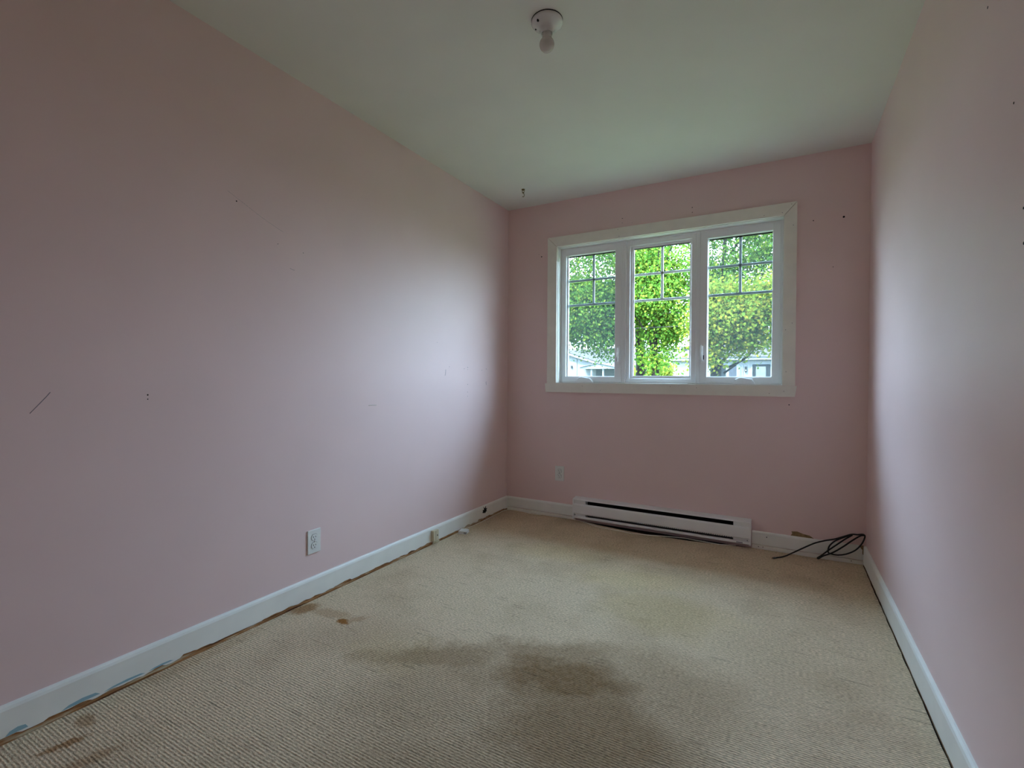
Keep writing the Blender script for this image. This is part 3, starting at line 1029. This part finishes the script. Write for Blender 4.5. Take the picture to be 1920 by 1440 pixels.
# grey trunk just right of the first mullion
tree('maple_tree', 'tall tree with a bare grey trunk beside the first mullion', -2.78, 15.2,
     auto_limbs(-2.78, 15.2, 3.2, 7.5, 2.0, 6, 2),
     [(-2.7, 15.4, 7.6, 1.9, 1.6, 1.1, 34), (-3.4, 15.6, 6.0, 1.2, 1.2, 0.9, 16)],
     M['leaf_green'], 22, ([(-2.78, 15.2, GZ), (-2.76, 15.2, 1.6), (-2.86, 15.2, 3.4), (-2.75, 15.2, 6.5)], [0.24, 0.20, 0.15, 0.06]))
# middle maple
tree('maple_tree', 'bright green young maple seen through the middle pane', -1.64, 12.5,
     auto_limbs(-1.64, 12.5, 1.9, 5.6, 1.4, 9, 3, 0.04),
     [(-1.50, 12.9, 2.80, 0.55, 0.5, 0.70, 56), (-1.80, 12.4, 3.75, 1.15, 0.9, 0.75, 80), (-1.66, 12.3, 1.70, 0.22, 0.3, 0.16, 9), (-1.1, 12.5, 4.5, 0.9, 0.8, 0.5, 26), (-2.1, 12.5, 5.1, 0.7, 0.8, 0.8, 30), (-1.3, 12.8, 5.8, 0.9, 0.9, 0.5, 16), (-0.95, 12.5, 3.2, 0.5, 0.6, 0.5, 10)],
     M['leaf_fresh'], 23, ([(-1.64, 12.5, GZ), (-1.62, 12.5, 1.3), (-1.66, 12.5, 2.1), (-1.58, 12.5, 3.6), (-1.6, 12.5, 5.2)], [0.14, 0.12, 0.10, 0.07, 0.03]))
# right maple with a leaning limbs, yellowing
tree('maple_tree', 'yellowing maple with forked leaning limbs in the right sash', 0.42, 10.5,
     [([(0.44, 10.5, 1.35), (0.70, 10.5, 1.72), (1.15, 10.5, 2.05), (1.7, 10.4, 2.6)], 0.055),
      ([(0.62, 10.4, 1.25), (1.0, 10.4, 1.55), (1.35, 10.4, 1.85)], 0.030), ([(0.70, 10.45, 1.4), (1.15, 10.45, 1.65), (1.5, 10.4, 2.1)], 0.028),
      ([(0.36, 10.5, 1.9), (0.2, 10.5, 2.5), (0.3, 10.5, 3.3)], 0.06), ([(0.48, 10.5, 1.95), (0.9, 10.5, 2.4), (1.1, 10.5, 3.1)], 0.06)] + auto_limbs(0.4, 10.5, 2.0, 4.0, 1.2, 5, 8, 0.035),
     [(0.95, 10.2, 2.65, 0.85, 0.75, 0.55, 95), (0.35, 10.3, 2.35, 0.40, 0.5, 0.45, 30), (1.45, 10.3, 3.0, 0.5, 0.7, 0.5, 46), (0.25, 10.2, 1.70, 0.14, 0.25, 0.15, 7), (1.25, 10.2, 2.05, 0.30, 0.3, 0.16, 12), (2.4, 10.3, 2.9, 0.7, 0.7, 0.7, 30), (0.55, 10.2, 3.15, 0.5, 0.5, 0.35, 24)],
     M['leaf_yellow'], 24, ([(0.30, 10.5, GZ), (0.36, 10.5, 0.9), (0.44, 10.5, 1.4), (0.36, 10.5, 1.9), (0.50, 10.5, 2.5)], [0.15, 0.13, 0.12, 0.10, 0.05]), size=0.08, sig=0.26)
tree('maple_tree', 'taller green maple rising behind the yellowing one', 0.05, 14.0,
     auto_limbs(0.1, 14.0, 2.8, 7.2, 2.2, 9, 4),
     [(0.4, 13.8, 4.4, 1.1, 1.1, 0.75, 46), (0.0, 14.0, 5.5, 0.7, 0.8, 0.8, 12), (1.9, 13.9, 5.4, 1.2, 1.2, 0.9, 60), (0.7, 14.2, 6.2, 1.5, 1.2, 0.7, 36), (2.4, 14.0, 3.8, 0.9, 1.0, 0.7, 26)],
     M['leaf_green'], 25, ([(0.05, 14.0, GZ), (0.08, 14.0, 2.6), (0.20, 14.0, 4.4), (0.30, 14.0, 6.2)], [0.17, 0.13, 0.10, 0.04]))

# shrub between the houses
sh = empty('yellow_shrub', (-4.35, 24.0, GZ))
tag(sh, 'yellow-green shrub between the two houses', 'shrub')
MB().tube([(0, 0, 0), (0.05, 0, 1.2), (0, 0, 2.0)], [0.06, 0.05, 0.02], 7).build('stem', M['bark'], sh)
leaves('foliage', [(0, 0, 1.75, 0.9, 0.7, 0.75, 46)], M['leaf_yellow'], sh, 31, size=0.16, sig=0.22)
# weathered fence far behind
fe = empty('board_fence', (-6.6, 43.0, GZ))
tag(fe, 'weathered grey board fence between the houses', 'fence')
bmesh_board = None
for i in range(26):
    if bmesh_board is None:
        o = MB().box(-0.07, 0.07, -0.01, 0.01, 0, 2.6, 0.004).build('board', M['fence'], fe)
        bmesh_board = o.data
    else:
        o = link('board', bmesh_board, None, fe)
    o.location = (-2.0 + i * 0.155, 0, (i * 37 % 5) * 0.01)
for zz in (0.4, 1.8):
    MB().box(-2.1, 2.1, 0.01, 0.05, zz, zz + 0.09).build('rail', M['fence'], fe)

# white house on the left: front gable wing, main roof, small porch
A = empty('white_house', (-10.5, 32.0, GZ))
tag(A, 'white house with a gabled porch across the street on the left', 'house')


def pa(mb, nm, m, par=None):
    return child(mb.build(nm, m), A)


YA = 32.0
pa(MB().prism([(-18.0, GZ), (-10.45, GZ), (-10.45, 2.20), (-14.2, 3.42), (-18.0, 2.20)], 1, YA, YA + 8), 'gable_wall', M['siding'])
pa(MB().box(-10.45, -5.2, YA + 1.2, YA + 8, GZ, 2.22), 'main_wall', M['siding'])
pa(MB().prism([(-18.3, 2.15), (-14.2, 3.47), (-10.1, 2.15), (-10.1, 2.30), (-14.2, 3.63), (-18.3, 2.30)], 1, YA - 0.35, YA + 8), 'rake_board', M['white_ext'])
pa(MB().prism([(-18.35, 2.30), (-14.2, 3.64), (-10.05, 2.30), (-10.05, 2.35), (-14.2, 3.69), (-18.35, 2.35)], 1, YA - 0.33, YA + 8), 'wing_roof', M['shingle'])
pa(MB().prism([(YA + 0.7, 2.30), (YA + 5, 3.75), (YA + 9.3, 2.30), (YA + 5, 3.4)], 0, -14.0, -4.9), 'main_roof', M['shingle'])
pa(MB().box(-10.3, -4.9, YA + 0.68, YA + 0.82, 2.14, 2.30), 'fascia', M['white_ext'])
pa(MB().prism([(-11.3, 1.94), (-9.92, 2.24), (-8.5, 1.94), (-8.5, 1.86), (-11.3, 1.86)], 1, YA - 1.2, YA + 1.2), 'porch_gable', M['white_ext'])
pa(MB().prism([(-11.36, 1.95), (-9.92, 2.27), (-8.44, 1.95), (-8.44, 1.99), (-9.92, 2.31), (-11.36, 1.99)], 1, YA - 1.3, YA + 1.2), 'porch_roof', M['white_ext'])
for xx in (-10.43, -9.53):
    pa(MB().box(xx - 0.06, xx + 0.06, YA - 1.1, YA - 0.98, GZ, 1.86, 0.01), 'porch_column', M['white_ext'])
wf = pa(MB().box(-9.42, -8.6, YA + 1.14, YA + 1.21, 0.6, 1.80), 'window', M['white_ext'])
o = MB().box(-9.37, -8.65, YA + 1.12, YA + 1.15, 0.65, 1.75).build('pane', M['darkglass'], wf)
pa(MB().box(-12.48, -12.36, YA - 0.12, YA, 1.92, 2.14, 0.02), 'wall_lantern', M['darkglass'])
pa(MB().box(-12.02, -11.98, YA - 0.03, YA, GZ, 3.0), 'downpipe', M['siding2'])

# grey house on the right
B = empty('grey_house', (1.0, 30.0, GZ))
tag(B, 'low grey house with a hipped roof across the street on the right', 'house')


def pb(mb, nm, m):
    return child(mb.build(nm, m), B)


YB = 30.0
pb(MB().box(-4.39, 9.0, YB, YB + 7.5, GZ, 2.36), 'wall', M['siding'])
pb(MB().box(-4.70, 9.3, YB - 0.35, YB + 7.8, 2.34, 2.51), 'fascia', M['white_ext'])
rf = MB()
vv = [rf.bm.verts.new(p) for p in ((-4.76, YB - 0.42, 2.51), (9.36, YB - 0.42, 2.51), (9.36, YB + 7.9, 2.51), (-4.76, YB + 7.9, 2.51), (-2.6, YB + 3.7, 4.05), (7.2, YB + 3.7, 4.05))]
for f in ((0, 1, 5, 4), (1, 2, 5), (2, 3, 4, 5), (3, 0, 4), (3, 2, 1, 0)):
    rf.bm.faces.new([vv[i] for i in f])
pb(rf, 'roof', M['shingle'])
pb(MB().box(-3.88, -3.70, YB + 1.0, YB + 1.2, 2.75, 3.28, 0.01), 'vent_pipe', M['darkglass'])
pb(MB().box(-3.3, 9.0, YB - 0.05, YB, 2.12, 2.30), 'frieze_board', M['white_ext'])


def house_window(x0, x1, z0, z1, m, split=0):
    f_ = pb(MB().box(x0 - 0.06, x1 + 0.06, YB - 0.05, YB, z0 - 0.06, z1 + 0.06), 'window', M['white_ext'])
    MB().box(x0, x1, YB - 0.07, YB - 0.05, z0, z1).build('pane', m, f_)
    return f_


house_window(-2.08, -1.16, 1.20, 2.04, M['darkglass'])
f_ = house_window(0.34, 1.33, 0.60, 2.07, M['darkglass'])
MB().box(0.54, 1.08, YB - 0.09, YB - 0.07, 0.65, 1.93).build('blind', M['siding2'], f_)
f_ = pb(MB().box(-1.10, -0.44, YB - 0.06, YB, GZ, 2.10), 'door_frame', M['white_ext'])
MB().box(-0.98, -0.55, YB - 0.09, YB - 0.06, GZ, 2.02).build('door_leaf', M['doorblue'], f_)
house_window(-0.37, -0.25, 0.40, 2.00, M['siding2'])
ln = pb(MB().box(-0.09, 0.05, YB - 0.12, YB - 0.0, 1.60, 1.94, 0.02), 'wall_lantern', M['darkglass'])
MB().box(-0.06, 0.02, YB - 0.14, YB - 0.10, 1.66, 1.74).build('lantern_glass', M['white_ext'], ln)

# overhead wires along the street
for lab, z0 in (('upper thin overhead wire crossing the middle pane', 3.13), ('lower thick overhead wire crossing the middle pane', 2.71)):
    pts = [(xx, 12.0, z0 + 0.0006 * (xx + 2) ** 2 - 0.0) for xx in range(-30, 31, 3)]
    tag(MB().tube(pts, 0.008 if 'thin' in lab else 0.014, 6).build('overhead_wire', M['cable']), lab, 'wire', 'overhead wires')
